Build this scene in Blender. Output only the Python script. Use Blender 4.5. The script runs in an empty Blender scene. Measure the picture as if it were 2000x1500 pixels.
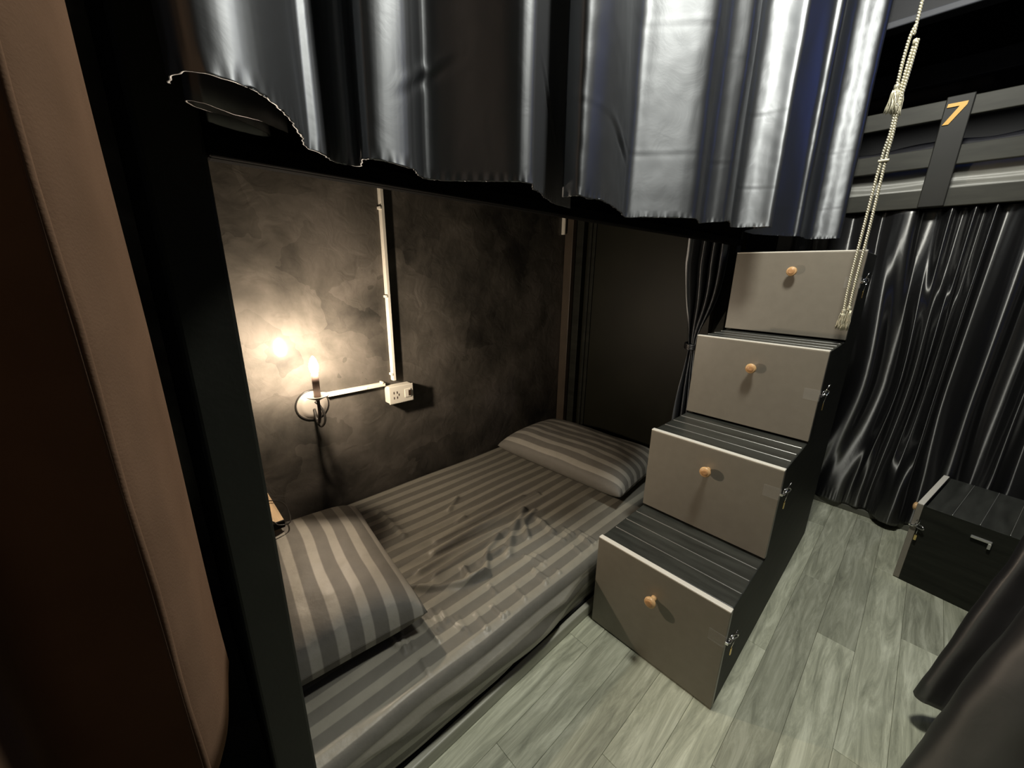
import bpy, bmesh, math, random
from mathutils import Vector, Matrix, noise

random.seed(7)
SC = bpy.context.scene
COL = SC.collection
PI = math.pi

# ------------------------------------------------------------------ camera
CAM_H = 1.15
F_PX, PITCH, YAW, ROLL = 759.9, math.radians(16.07), math.radians(46.49), math.radians(0.937)
fh = Vector((math.cos(YAW), math.sin(YAW), 0))
rt = Vector((math.sin(YAW), -math.cos(YAW), 0))
up = Vector((0, 0, 1))
fw = fh * math.cos(PITCH) - up * math.sin(PITCH)
uv_ = fh * math.sin(PITCH) + up * math.cos(PITCH)
r2 = rt * math.cos(ROLL) + uv_ * math.sin(ROLL)
u2 = -rt * math.sin(ROLL) + uv_ * math.cos(ROLL)
cd = bpy.data.cameras.new('camera')
cam = bpy.data.objects.new('camera', cd)
COL.objects.link(cam)
cd.sensor_fit = 'HORIZONTAL'
cd.sensor_width = 36.0
cd.lens = 36.0 * F_PX / 2000.0
cd.clip_start = 0.01
m = Matrix((r2, u2, -fw)).transposed().to_4x4()
m.translation = Vector((0, 0, CAM_H))
cam.matrix_world = m
SC.camera = cam

# ------------------------------------------------------------------ world, lights, exposure
SC.view_settings.view_transform = 'Standard'
SC.view_settings.look = 'None'
SC.view_settings.gamma = 1.0
SC.view_settings.use_curve_mapping = False
SC.view_settings.exposure = 0.0
w = bpy.data.worlds.new('world')
SC.world = w
w.use_nodes = True
w.node_tree.nodes['Background'].inputs[0].default_value = (0.85, 0.9, 1.0, 1)
w.node_tree.nodes['Background'].inputs[1].default_value = 0.012


def point_light(name, loc, power, col, radius):
    l = bpy.data.lights.new(name, 'POINT')
    l.energy = power
    l.color = col
    l.shadow_soft_size = radius
    o = bpy.data.objects.new(name, l)
    o.location = loc
    COL.objects.link(o)
    return o


# the aisle's ceiling lamp (above the frame) and an unseen blue lamp in the aisle, inferred from the blue glow
point_light('aisle_ceiling_light', (0.92, 0.12, 2.5), 105.0, (1.0, 0.985, 0.90), 0.13)
point_light('blue_aisle_light', (2.20, -0.80, 2.30), 2.6, (0.10, 0.22, 1.0), 0.05)

BULB_POWER = 1420.0

# ------------------------------------------------------------------ materials


def new_mat(name):
    mt = bpy.data.materials.new(name)
    mt.use_nodes = True
    nt = mt.node_tree
    return mt, nt, nt.nodes['Principled BSDF']


def pmat(name, col, rough=0.5, spec=0.5, metal=0.0, bump=0.0, bscale=200.0, var=0.0, vscale=8.0, stretch=(1, 1, 1)):
    mt, nt, b = new_mat(name)
    b.inputs['Base Color'].default_value = (*col, 1)
    b.inputs['Roughness'].default_value = rough
    b.inputs['Specular IOR Level'].default_value = spec
    b.inputs['Metallic'].default_value = metal
    tc = nt.nodes.new('ShaderNodeTexCoord')
    mp = nt.nodes.new('ShaderNodeMapping')
    mp.inputs['Scale'].default_value = stretch
    nt.links.new(tc.outputs['Object'], mp.inputs['Vector'])
    n1 = nt.nodes.new('ShaderNodeTexNoise')
    n1.inputs['Scale'].default_value = vscale
    n1.inputs['Detail'].default_value = 6
    nt.links.new(mp.outputs[0], n1.inputs['Vector'])
    rmp = nt.nodes.new('ShaderNodeValToRGB')
    lo = [max(0, c * (1 - var)) for c in col]
    hi = [min(1, c * (1 + var)) for c in col]
    rmp.color_ramp.elements[0].position = 0.3
    rmp.color_ramp.elements[1].position = 0.7
    rmp.color_ramp.elements[0].color = (*lo, 1)
    rmp.color_ramp.elements[1].color = (*hi, 1)
    nt.links.new(n1.outputs['Fac'], rmp.inputs['Fac'])
    nt.links.new(rmp.outputs['Color'], b.inputs['Base Color'])
    if bump > 0:
        n2 = nt.nodes.new('ShaderNodeTexNoise')
        n2.inputs['Scale'].default_value = bscale
        n2.inputs['Detail'].default_value = 3
        nt.links.new(mp.outputs[0], n2.inputs['Vector'])
        bp = nt.nodes.new('ShaderNodeBump')
        bp.inputs['Strength'].default_value = bump
        bp.inputs['Distance'].default_value = 0.002
        nt.links.new(n2.outputs['Fac'], bp.inputs['Height'])
        nt.links.new(bp.outputs['Normal'], b.inputs['Normal'])
    return mt


def satin_mat(name, diff, gloss, rough, fac, bump=0.25, aniso=0.5):
    """woven satin: a dark body under a broad silvery sheen, with faint crumples"""
    mt, nt, b = new_mat(name)
    b.inputs['Base Color'].default_value = (*diff, 1)
    b.inputs['Roughness'].default_value = 0.6
    b.inputs['Specular IOR Level'].default_value = 0.3
    g = nt.nodes.new('ShaderNodeBsdfGlossy')
    g.inputs['Color'].default_value = (*gloss, 1)
    g.inputs['Roughness'].default_value = rough
    g.inputs['Anisotropy'].default_value = aniso
    ge = nt.nodes.new('ShaderNodeNewGeometry')
    cr = nt.nodes.new('ShaderNodeVectorMath')
    cr.operation = 'CROSS_PRODUCT'
    cr.inputs[0].default_value = (0, 0, 1)
    nt.links.new(ge.outputs['Normal'], cr.inputs[1])
    nt.links.new(cr.outputs[0], g.inputs['Tangent'])
    mx = nt.nodes.new('ShaderNodeMixShader')
    mx.inputs[0].default_value = fac
    nt.links.new(b.outputs[0], mx.inputs[1])
    nt.links.new(g.outputs[0], mx.inputs[2])
    nt.links.new(mx.outputs[0], nt.nodes['Material Output'].inputs['Surface'])
    tc = nt.nodes.new('ShaderNodeTexCoord')
    n1 = nt.nodes.new('ShaderNodeTexNoise')
    n1.inputs['Scale'].default_value = 14
    n1.inputs['Detail'].default_value = 5
    n1.inputs['Distortion'].default_value = 0.8
    nt.links.new(tc.outputs['Object'], n1.inputs['Vector'])
    bp = nt.nodes.new('ShaderNodeBump')
    bp.inputs['Strength'].default_value = bump
    bp.inputs['Distance'].default_value = 0.02
    nt.links.new(n1.outputs['Fac'], bp.inputs['Height'])
    nt.links.new(bp.outputs['Normal'], b.inputs['Normal'])
    nt.links.new(bp.outputs['Normal'], g.inputs['Normal'])
    return mt


def stripe_mat(name, axis, period, duty, light, dark, rl=0.4, rd=0.6, phase=0.0):
    """damask stripes woven into a cotton satin"""
    mt, nt, b = new_mat(name)
    tc = nt.nodes.new('ShaderNodeTexCoord')
    at = nt.nodes.new('ShaderNodeAttribute')
    at.attribute_name = 'stripe'
    mul = nt.nodes.new('ShaderNodeMath')
    mul.operation = 'MULTIPLY_ADD'
    mul.inputs[1].default_value = 1.0 / period
    mul.inputs[2].default_value = phase
    nt.links.new(at.outputs['Fac'], mul.inputs[0])
    fr = nt.nodes.new('ShaderNodeMath')
    fr.operation = 'FRACT'
    nt.links.new(mul.outputs[0], fr.inputs[0])
    pp = nt.nodes.new('ShaderNodeValToRGB')
    e = pp.color_ramp.elements
    e[0].position = 0.0
    e[0].color = (0, 0, 0, 1)
    e[1].position = 0.05
    e[1].color = (1, 1, 1, 1)
    a = e.new(duty)
    a.color = (1, 1, 1, 1)
    c = e.new(duty + 0.05)
    c.color = (0, 0, 0, 1)
    nt.links.new(fr.outputs[0], pp.inputs['Fac'])
    mx = nt.nodes.new('ShaderNodeMix')
    mx.data_type = 'RGBA'
    mx.inputs[6].default_value = (*dark, 1)
    mx.inputs[7].default_value = (*light, 1)
    nt.links.new(pp.outputs['Color'], mx.inputs[0])
    n1 = nt.nodes.new('ShaderNodeTexNoise')
    n1.inputs['Scale'].default_value = 30
    n1.inputs['Detail'].default_value = 5
    nt.links.new(tc.outputs['Object'], n1.inputs['Vector'])
    hv = nt.nodes.new('ShaderNodeHueSaturation')
    mr = nt.nodes.new('ShaderNodeMapRange')
    mr.inputs[3].default_value = 0.88
    mr.inputs[4].default_value = 1.12
    nt.links.new(n1.outputs['Fac'], mr.inputs[0])
    nt.links.new(mr.outputs[0], hv.inputs['Value'])
    nt.links.new(mx.outputs[2], hv.inputs['Color'])
    nt.links.new(hv.outputs[0], b.inputs['Base Color'])
    rr = nt.nodes.new('ShaderNodeMapRange')
    rr.inputs[3].default_value = rd
    rr.inputs[4].default_value = rl
    nt.links.new(pp.outputs['Color'], rr.inputs[0])
    nt.links.new(rr.outputs[0], b.inputs['Roughness'])
    b.inputs['Specular IOR Level'].default_value = 0.35
    n2 = nt.nodes.new('ShaderNodeTexNoise')
    n2.inputs['Scale'].default_value = 25
    n2.inputs['Detail'].default_value = 6
    nt.links.new(tc.outputs['Object'], n2.inputs['Vector'])
    bp = nt.nodes.new('ShaderNodeBump')
    bp.inputs['Strength'].default_value = 0.25
    bp.inputs['Distance'].default_value = 0.01
    nt.links.new(n2.outputs['Fac'], bp.inputs['Height'])
    nt.links.new(bp.outputs['Normal'], b.inputs['Normal'])
    return mt


def plaster_mat():
    mt, nt, b = new_mat('dark_plaster')
    tc = nt.nodes.new('ShaderNodeTexCoord')
    mp = nt.nodes.new('ShaderNodeMapping')
    nt.links.new(tc.outputs['Object'], mp.inputs['Vector'])
    n1 = nt.nodes.new('ShaderNodeTexNoise')
    n1.inputs['Scale'].default_value = 3.7
    n1.inputs['Detail'].default_value = 7
    n1.inputs['Roughness'].default_value = 0.55
    n1.inputs['Distortion'].default_value = 0.35
    nt.links.new(mp.outputs[0], n1.inputs['Vector'])
    v = nt.nodes.new('ShaderNodeTexVoronoi')
    v.inputs['Scale'].default_value = 4.6
    v.inputs['Randomness'].default_value = 1.0
    wv = nt.nodes.new('ShaderNodeTexNoise')
    wv.inputs['Scale'].default_value = 3.0
    wv.inputs['Detail'].default_value = 4
    nt.links.new(mp.outputs[0], wv.inputs['Vector'])
    ad = nt.nodes.new('ShaderNodeMixRGB')
    ad.blend_type = 'ADD'
    ad.inputs[0].default_value = 0.6
    nt.links.new(mp.outputs[0], ad.inputs[1])
    nt.links.new(wv.outputs['Color'], ad.inputs[2])
    nt.links.new(ad.outputs[0], v.inputs['Vector'])
    mixf = nt.nodes.new('ShaderNodeMath')
    mixf.operation = 'MULTIPLY_ADD'
    mixf.inputs[1].default_value = 0.13
    nt.links.new(v.outputs['Color'], mixf.inputs[0])
    nt.links.new(n1.outputs['Fac'], mixf.inputs[2])
    r = nt.nodes.new('ShaderNodeValToRGB')
    e = r.color_ramp.elements
    e[0].position = 0.36
    e[0].color = (0.032, 0.030, 0.026, 1)
    e[1].position = 0.74
    e[1].color = (0.165, 0.147, 0.128, 1)
    k = e.new(0.55)
    k.color = (0.095, 0.086, 0.073, 1)
    nt.links.new(mixf.outputs[0], r.inputs['Fac'])
    nt.links.new(r.outputs[0], b.inputs['Base Color'])
    b.inputs['Roughness'].default_value = 0.55
    b.inputs['Specular IOR Level'].default_value = 0.10
    b.inputs['Coat Weight'].default_value = 0.22
    b.inputs['Coat Roughness'].default_value = 0.11
    n2 = nt.nodes.new('ShaderNodeTexNoise')
    n2.inputs['Scale'].default_value = 16
    n2.inputs['Detail'].default_value = 7
    n2.inputs['Distortion'].default_value = 1.0
    nt.links.new(mp.outputs[0], n2.inputs['Vector'])
    bp = nt.nodes.new('ShaderNodeBump')
    bp.inputs['Strength'].default_value = 0.38
    bp.inputs['Distance'].default_value = 0.009
    nt.links.new(n2.outputs['Fac'], bp.inputs['Height'])
    nt.links.new(bp.outputs['Normal'], b.inputs['Normal'])
    return mt


def plank_mat():
    """grey limed-oak vinyl: streaks along the plank, a shade of its own for every plank"""
    mt, nt, b = new_mat('grey_vinyl_plank')
    tc = nt.nodes.new('ShaderNodeTexCoord')
    oi = nt.nodes.new('ShaderNodeObjectInfo')
    cb = nt.nodes.new('ShaderNodeMixRGB')
    cb.blend_type = 'ADD'
    cb.inputs[0].default_value = 1.0
    cx = nt.nodes.new('ShaderNodeCombineXYZ')
    ml = nt.nodes.new('ShaderNodeMath')
    ml.operation = 'MULTIPLY'
    ml.inputs[1].default_value = 37.0
    nt.links.new(oi.outputs['Random'], ml.inputs[0])
    nt.links.new(ml.outputs[0], cx.inputs[0])
    nt.links.new(ml.outputs[0], cx.inputs[2])
    nt.links.new(tc.outputs['Object'], cb.inputs[1])
    nt.links.new(cx.outputs[0], cb.inputs[2])
    mp = nt.nodes.new('ShaderNodeMapping')
    mp.inputs['Scale'].default_value = (1.4, 14, 1)
    nt.links.new(cb.outputs[0], mp.inputs['Vector'])
    n1 = nt.nodes.new('ShaderNodeTexNoise')
    n1.inputs['Scale'].default_value = 2.6
    n1.inputs['Detail'].default_value = 8
    n1.inputs['Roughness'].default_value = 0.70
    n1.inputs['Distortion'].default_value = 0.7
    nt.links.new(mp.outputs[0], n1.inputs['Vector'])
    r = nt.nodes.new('ShaderNodeValToRGB')
    e = r.color_ramp.elements
    e[0].position = 0.28
    e[0].color = (0.22, 0.23, 0.17, 1)
    e[1].position = 0.74
    e[1].color = (0.82, 0.84, 0.67, 1)
    k = e.new(0.5)
    k.color = (0.48, 0.495, 0.375, 1)
    nt.links.new(n1.outputs['Fac'], r.inputs['Fac'])
    hv = nt.nodes.new('ShaderNodeHueSaturation')
    mr = nt.nodes.new('ShaderNodeMapRange')
    mr.inputs[3].default_value = 0.78
    mr.inputs[4].default_value = 1.15
    nt.links.new(oi.outputs['Random'], mr.inputs[0])
    nt.links.new(mr.outputs[0], hv.inputs['Value'])
    nt.links.new(r.outputs[0], hv.inputs['Color'])
    nt.links.new(hv.outputs[0], b.inputs['Base Color'])
    b.inputs['Roughness'].default_value = 0.42
    b.inputs['Specular IOR Level'].default_value = 0.4
    bp = nt.nodes.new('ShaderNodeBump')
    bp.inputs['Strength'].default_value = 0.15
    bp.inputs['Distance'].default_value = 0.003
    nt.links.new(n1.outputs['Fac'], bp.inputs['Height'])
    nt.links.new(bp.outputs['Normal'], b.inputs['Normal'])
    return mt


def emit_mat(name, col, strength):
    mt, nt, b = new_mat(name)
    b.inputs['Base Color'].default_value = (1, 0.9, 0.75, 1)
    b.inputs['Emission Color'].default_value = (*col, 1)
    b.inputs['Emission Strength'].default_value = strength
    return mt


def clear_mat(name):
    mt, nt, b = new_mat(name)
    b.inputs['Base Color'].default_value = (0.75, 0.75, 0.72, 1)
    b.inputs['Roughness'].default_value = 0.25
    b.inputs['Alpha'].default_value = 0.06
    return mt


M = {}
M['plaster'] = plaster_mat()
M['plank'] = plank_mat()
M['black'] = pmat('black_paint', (0.010, 0.010, 0.009), 0.75, 0.1, var=0.2, bump=0.1, bscale=60)
M['railblack'] = pmat('matt_black_rail', (0.004, 0.004, 0.0037), 0.9, 0.03, var=0.2)
M['blackwood'] = pmat('black_stained_wood', (0.018, 0.019, 0.014), 0.6, 0.2, var=0.35, vscale=5, stretch=(1, 1, 8), bump=0.15, bscale=40)
M['post'] = pmat('black_green_post', (0.013, 0.0145, 0.011), 0.55, 0.3, var=0.25, vscale=6, bump=0.2, bscale=90)
M['footpanel'] = pmat('olive_black_panel', (0.012, 0.012, 0.006), 0.5, 0.25, var=0.3, vscale=3)
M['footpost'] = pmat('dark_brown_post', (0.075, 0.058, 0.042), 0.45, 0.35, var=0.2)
M['front'] = pmat('taupe_laminate', (0.25, 0.225, 0.182), 0.36, 0.45, var=0.04, vscale=40, bump=0.08, bscale=500)
M['edge'] = pmat('cream_edging', (0.88, 0.84, 0.74), 0.4, 0.5, var=0.03)
M['tread'] = pmat('black_tread_board', (0.042, 0.044, 0.038), 0.30, 0.5, var=0.4, vscale=6, stretch=(6, 1, 1), bump=0.1, bscale=60)
M['strip'] = pmat('glint_and_latch_grey', (0.55, 0.55, 0.52), 0.35, 0.5, 0.7)  # tread joint glints put in as pale metal; also the side latch
M['knob'] = pmat('varnished_pine', (0.80, 0.50, 0.24), 0.35, 0.5, var=0.08, vscale=60)
M['knobface'] = pmat('pine_end_grain', (0.62, 0.34, 0.15), 0.35, 0.5, var=0.1, vscale=80)
M['chrome'] = pmat('chrome', (0.85, 0.85, 0.85), 0.15, 0.5, 1.0)
M['brass'] = pmat('brass', (0.85, 0.65, 0.28), 0.25, 0.5, 1.0)
M['clear'] = clear_mat('clear_plastic')
M['white'] = pmat('cream_plastic', (0.80, 0.76, 0.66), 0.4, 0.5, var=0.03)
M['dark_hole'] = pmat('dark_slot', (0.05, 0.03, 0.02), 0.6, 0.3)
M['iron'] = pmat('black_iron', (0.03, 0.028, 0.025), 0.35, 0.5, 0.3)
M['sleeve'] = pmat('candle_sleeve', (0.16, 0.11, 0.09), 0.5, 0.4)
M['platemetal'] = pmat('brushed_backplate', (0.42, 0.38, 0.33), 0.35, 0.5, 0.4)
M['bulb'] = emit_mat('warm_bulb', (1.0, 0.82, 0.63), BULB_POWER)
M['pinewood'] = pmat('light_oak_board', (0.62, 0.45, 0.27), 0.5, 0.4, var=0.22, vscale=6, stretch=(14, 1, 14))
M['satin'] = satin_mat('black_satin', (0.012, 0.013, 0.015), (0.72, 0.75, 0.78), 0.48, 0.27, bump=0.04, aniso=0.42)
M['satin_deep'] = satin_mat('deep_black_satin', (0.004, 0.004, 0.005), (0.8, 0.8, 0.78), 0.36, 0.17, bump=0.03, aniso=0.66)
M['satin_matt'] = satin_mat('matt_black_satin', (0.010, 0.0095, 0.011), (0.6, 0.58, 0.57), 0.45, 0.16, bump=0.06, aniso=0.45)
M['brown'] = pmat('brown_lining', (0.140, 0.086, 0.055), 0.9, 0.0, var=0.15, vscale=14, bump=0.12, bscale=700)
M['rope'] = pmat('silvery_gold_cord', (0.70, 0.66, 0.50), 0.32, 0.5, 0.45)
M['bunkgrey'] = pmat('grey_black_rail', (0.050, 0.050, 0.040), 0.5, 0.3, var=0.2, vscale=8, stretch=(1, 1, 6))
M['bunkpost'] = pmat('dark_rail_post', (0.022, 0.022, 0.019), 0.5, 0.3, var=0.15)
M['yellow'] = pmat('yellow_numeral', (0.95, 0.52, 0.06), 0.4, 0.4, var=0.02)
M['greysheet'] = pmat('grey_satin_sheet', (0.36, 0.36, 0.33), 0.4, 0.5, var=0.1, vscale=9, bump=0.3, bscale=30)
M['darksheet'] = pmat('dark_blanket', (0.03, 0.03, 0.035), 0.6, 0.3, var=0.2, bump=0.4, bscale=40)
M['skirting'] = pmat('grey_strip', (0.42, 0.42, 0.345), 0.45, 0.4, var=0.15, vscale=5, stretch=(1, 10, 10))
M['sill'] = pmat('dark_sill', (0.13, 0.13, 0.105), 0.45, 0.4, var=0.2)
M['farblue'] = pmat('dark_far_wall', (0.017, 0.018, 0.022), 0.5, 0.3, var=0.3, vscale=4, bump=0.2, bscale=20)
M['trimlit'] = pmat('lit_edge_trim', (0.09, 0.095, 0.11), 0.5, 0.3, var=0.2)  # paler copy of the far wall colour, standing in for blue edge light
M['sheet'] = stripe_mat('striped_grey_sheet', 1, 0.058, 0.45, (0.30, 0.285, 0.235), (0.165, 0.157, 0.132))
M['pillow'] = stripe_mat('striped_grey_pillowcase', 0, 0.058, 0.42, (0.40, 0.38, 0.33), (0.19, 0.18, 0.158), 0.5, 0.62)

# ------------------------------------------------------------------ helpers


def mesh_obj(name, verts, faces, mat, parent=None, smooth=False):
    me = bpy.data.meshes.new(name)
    me.from_pydata([tuple(v) for v in verts], [], faces)
    me.update()
    o = bpy.data.objects.new(name, me)
    COL.objects.link(o)
    if mat:
        me.materials.append(M[mat] if isinstance(mat, str) else mat)
    if smooth:
        me.polygons.foreach_set('use_smooth', [True] * len(me.polygons))
    if parent:
        o.parent = parent
    return o


def bm_obj(name, bm, mat, parent=None, smooth=False):
    me = bpy.data.meshes.new(name)
    bmesh.ops.recalc_face_normals(bm, faces=bm.faces)
    bm.to_mesh(me)
    bm.free()
    o = bpy.data.objects.new(name, me)
    COL.objects.link(o)
    me.materials.append(M[mat])
    if smooth:
        me.polygons.foreach_set('use_smooth', [True] * len(me.polygons))
    if parent:
        o.parent = parent
    return o


def add_box(bm, x0, x1, y0, y1, z0, z1, bev=0.0, seg=1):
    vs = [bm.verts.new(p) for p in ((x0, y0, z0), (x1, y0, z0), (x1, y1, z0), (x0, y1, z0), (x0, y0, z1), (x1, y0, z1), (x1, y1, z1), (x0, y1, z1))]
    fs = [bm.faces.new([vs[i] for i in f]) for f in ((0, 3, 2, 1), (4, 5, 6, 7), (0, 1, 5, 4), (1, 2, 6, 5), (2, 3, 7, 6), (3, 0, 4, 7))]
    if bev:
        es = {e for f in fs for e in f.edges}
        bmesh.ops.bevel(bm, geom=list(es), offset=bev, segments=seg, affect='EDGES', profile=0.5)


def box(name, x0, x1, y0, y1, z0, z1, mat, parent=None, bev=0.003, seg=2):
    bm = bmesh.new()
    add_box(bm, x0, x1, y0, y1, z0, z1, bev, seg)
    return bm_obj(name, bm, mat, parent)


def add_prism(bm, poly, axis, a0, a1):
    """extrude a polygon (list of 2-D points) along an axis"""
    def P(p, a):
        if axis == 0:
            return (a, p[0], p[1])
        if axis == 1:
            return (p[0], a, p[1])
        return (p[0], p[1], a)
    A = [bm.verts.new(P(p, a0)) for p in poly]
    B = [bm.verts.new(P(p, a1)) for p in poly]
    n = len(poly)
    bm.faces.new(A)
    bm.faces.new(B[::-1])
    for i in range(n):
        bm.faces.new((A[i], A[(i + 1) % n], B[(i + 1) % n], B[i]))


def add_tube(bm, pts, rad, n=8, closed=False, cap=True):
    pts = [Vector(p) for p in pts]
    L = len(pts)
    rings = []
    prev = None
    for i, p in enumerate(pts):
        if closed:
            t = pts[(i + 1) % L] - pts[i - 1]
        else:
            t = pts[min(i + 1, L - 1)] - pts[max(i - 1, 0)]
        if t.length < 1e-9:
            t = Vector((0, 0, 1))
        t.normalize()
        if prev is None:
            a = Vector((0, 0, 1)) if abs(t.z) < 0.9 else Vector((1, 0, 0))
            nrm = (a - t * a.dot(t)).normalized()
        else:
            nrm = prev - t * prev.dot(t)
            nrm = nrm.normalized() if nrm.length > 1e-6 else t.orthogonal().normalized()
        prev = nrm
        b = t.cross(nrm)
        r = rad[i] if isinstance(rad, (list, tuple)) else rad
        rings.append([bm.verts.new(p + (nrm * math.cos(2 * PI * k / n) + b * math.sin(2 * PI * k / n)) * r) for k in range(n)])
    for i in range(L if closed else L - 1):
        A, B = rings[i], rings[(i + 1) % L]
        for k in range(n):
            bm.faces.new((A[k], A[(k + 1) % n], B[(k + 1) % n], B[k]))
    if cap and not closed:
        bm.faces.new(rings[0][::-1])
        bm.faces.new(rings[-1])


def tube(name, pts, rad, mat, parent=None, n=8, closed=False):
    bm = bmesh.new()
    add_tube(bm, pts, rad, n, closed)
    return bm_obj(name, bm, mat, parent, True)


def add_lathe(bm, prof, axis, origin, n=24):
    """prof: (radius, height) pairs along axis (a unit vector)"""
    ax = Vector(axis).normalized()
    a = ax.orthogonal().normalized()
    b = ax.cross(a)
    o = Vector(origin)
    rings = []
    for r, h in prof:
        r = max(r, 1e-5)
        rings.append([bm.verts.new(o + ax * h + (a * math.cos(2 * PI * k / n) + b * math.sin(2 * PI * k / n)) * r) for k in range(n)])
    for A, B in zip(rings, rings[1:]):
        for k in range(n):
            bm.faces.new((A[k], A[(k + 1) % n], B[(k + 1) % n], B[k]))
    bm.faces.new(rings[0][::-1])
    bm.faces.new(rings[-1])


def lathe(name, prof, axis, origin, mat, parent=None, n=24):
    bm = bmesh.new()
    add_lathe(bm, prof, axis, origin, n)
    o = bm_obj(name, bm, mat, parent, True)
    return o


def thing(name, label, cat, loc=(0, 0, 0), rz=0.0, group=None):
    o = bpy.data.objects.new(name, None)
    o.empty_display_size = 0.05
    COL.objects.link(o)
    o.location = loc
    o.rotation_euler = (0, 0, rz)
    return tag(o, label, cat, group)


def tag(o, label, cat, group=None):
    o['label'] = label
    o['category'] = cat
    if group:
        o['group'] = group
    return o


def struct(o):
    o['kind'] = 'structure'
    return o


def rebase(root, loc):
    """a thing modelled in room coordinates: put its origin at its base"""
    v = Vector(loc)
    root.location = v
    for c in root.children:
        if c.type == 'MESH':
            c.data.transform(Matrix.Translation(-v))
            for g in c.children:
                if g.type == 'MESH':
                    g.data.transform(Matrix.Translation(-v))


def rebase_mesh(o, loc):
    v = Vector(loc)
    o.data.transform(Matrix.Translation(-v))
    o.location = v
    for c in o.children:
        c.data.transform(Matrix.Translation(-v))


def copy_tree(o, parent=None):
    c = o.copy()
    COL.objects.link(c)
    c.parent = parent
    for ch in list(o.children):
        copy_tree(ch, c)
    return c


def catmull(pts, step):
    """resample a polyline of tuples as a smooth curve at about even steps"""
    P = [Vector(p) for p in pts]
    out = []
    n = len(P)
    for i in range(n - 1):
        p0 = P[i - 1] if i > 0 else P[i] * 2 - P[i + 1]
        p1, p2 = P[i], P[i + 1]
        p3 = P[i + 2] if i + 2 < n else P[i + 1] * 2 - P[i]
        k = max(2, int((p2 - p1).length / step))
        for j in range(k):
            t = j / k
            out.append(0.5 * ((2 * p1) + (p2 - p0) * t + (2 * p0 - 5 * p1 + 4 * p2 - p3) * t * t + (3 * p1 - p0 - 3 * p2 + p3) * t ** 3))
    out.append(P[-1].copy())
    return out


def resample(pts, n):
    """n points at even arc length along a dense polyline"""
    L = [0.0]
    for a, b in zip(pts, pts[1:]):
        L.append(L[-1] + (b - a).length)
    out = []
    j = 0
    for i in range(n):
        s = L[-1] * i / (n - 1)
        while j < len(L) - 2 and L[j + 1] < s:
            j += 1
        d = L[j + 1] - L[j]
        t = (s - L[j]) / d if d > 1e-9 else 0
        out.append(pts[j].lerp(pts[j + 1], min(1, max(0, t))))
    return out, L[-1]


def curtain(name, levels, mat, parent=None, nu=240, nz=60, disp=None, hem=0.0, thick=0.0016, seed=0, zpow=1.0):
    """cloth between plan curves at given heights: levels = [(z or z-list, [(x, y), ...]), ...] from hem to top"""
    rows = []
    for z, path in levels:
        p, ln = resample(catmull([(a, b, 0) for a, b in path], 0.006), nu)
        rows.append((z, p, ln))
    verts, faces = [], []
    for iz in range(nz + 1):
        t = (iz / nz) ** zpow * (len(rows) - 1)
        k = min(int(t), len(rows) - 2)
        f = t - k
        g = f if len(rows) == 2 else f * f * (3 - 2 * f)
        za0, pa, ln = rows[k]
        zb, pb, _ = rows[k + 1]
        for iu in range(nu):
            u = iu / (nu - 1)
            za = za0(u) if callable(za0) else za0
            p = pa[iu].lerp(pb[iu], g)
            q0 = pa[max(0, iu - 1)].lerp(pb[max(0, iu - 1)], g)
            q1 = pa[min(nu - 1, iu + 1)].lerp(pb[min(nu - 1, iu + 1)], g)
            tg = (q1 - q0)
            nr = Vector((tg.y, -tg.x, 0))
            nr = nr.normalized() if nr.length > 1e-9 else Vector((0, -1, 0))
            z = za + (zb - za) * f
            d = 0.0
            if disp:
                d = disp(u, u * ln, z, iz / nz)
            if hem and iz / nz < 0.06:
                d += hem * (1 - iz / nz / 0.06) * (0.35 * math.sin(u * ln * 420 + 5 * noise.noise(Vector((u * ln * 9, seed, 1)))) + noise.noise(Vector((u * ln * 45, seed, 0))))
            zz = z
            if iz == 0:
                zz += 0.004 * noise.noise(Vector((u * ln * 25, seed * 3.1, 2)))
            v = p + nr * d
            verts.append((v.x, v.y, zz))
    for iz in range(nz):
        for iu in range(nu - 1):
            a = iz * nu + iu
            faces.append((a, a + 1, a + nu + 1, a + nu))
    o = mesh_obj(name, verts, faces, mat, parent, True)
    s = o.modifiers.new('cloth_thickness', 'SOLIDIFY')
    s.thickness = thick
    s.offset = 0
    return o


def gauss(x, s):
    return math.exp(-(x / s) ** 2)


# ------------------------------------------------------------------ the setting
YW = 1.49            # lamp wall
XF = 3.35            # wall behind the far bunk
CZ = 2.62

floor = struct(box('floor', -0.9, XF, -1.6, YW, -0.06, -0.004, 'sill', bev=0))
PW = 0.098
row = 0
y = 0.62
meshes = {}


def plank_mesh(L):
    key = round(L, 3)
    if key not in meshes:
        bm = bmesh.new()
        add_box(bm, 0, L - 0.0006, -PW + 0.0006, 0, -0.006, 0.0, 0.0006, 1)
        bmesh.ops.recalc_face_normals(bm, faces=bm.faces)
        me = bpy.data.meshes.new('plank')
        bm.to_mesh(me)
        bm.free()
        me.materials.append(M['plank'])
        meshes[key] = me
    return meshes[key]


ends = [0.30, 0.71, 0.12, 0.52, 0.86, 0.33, 0.64, 0.05, 0.45, 0.78, 0.22, 0.58, 0.9, 0.4, 0.15, 0.7]
PL = 0.94
while y > -0.92:
    x = -0.75 - PL * ends[row % len(ends)]
    while x < 2.62:
        a, b = max(x, -0.75), min(x + PL, 2.62)
        if b - a > 0.02:
            o = bpy.data.objects.new('plank', plank_mesh(b - a))
            COL.objects.link(o)
            o.location = (a, y, 0)
            o.parent = floor
        x += PL
    y -= PW
    row += 1

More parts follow.
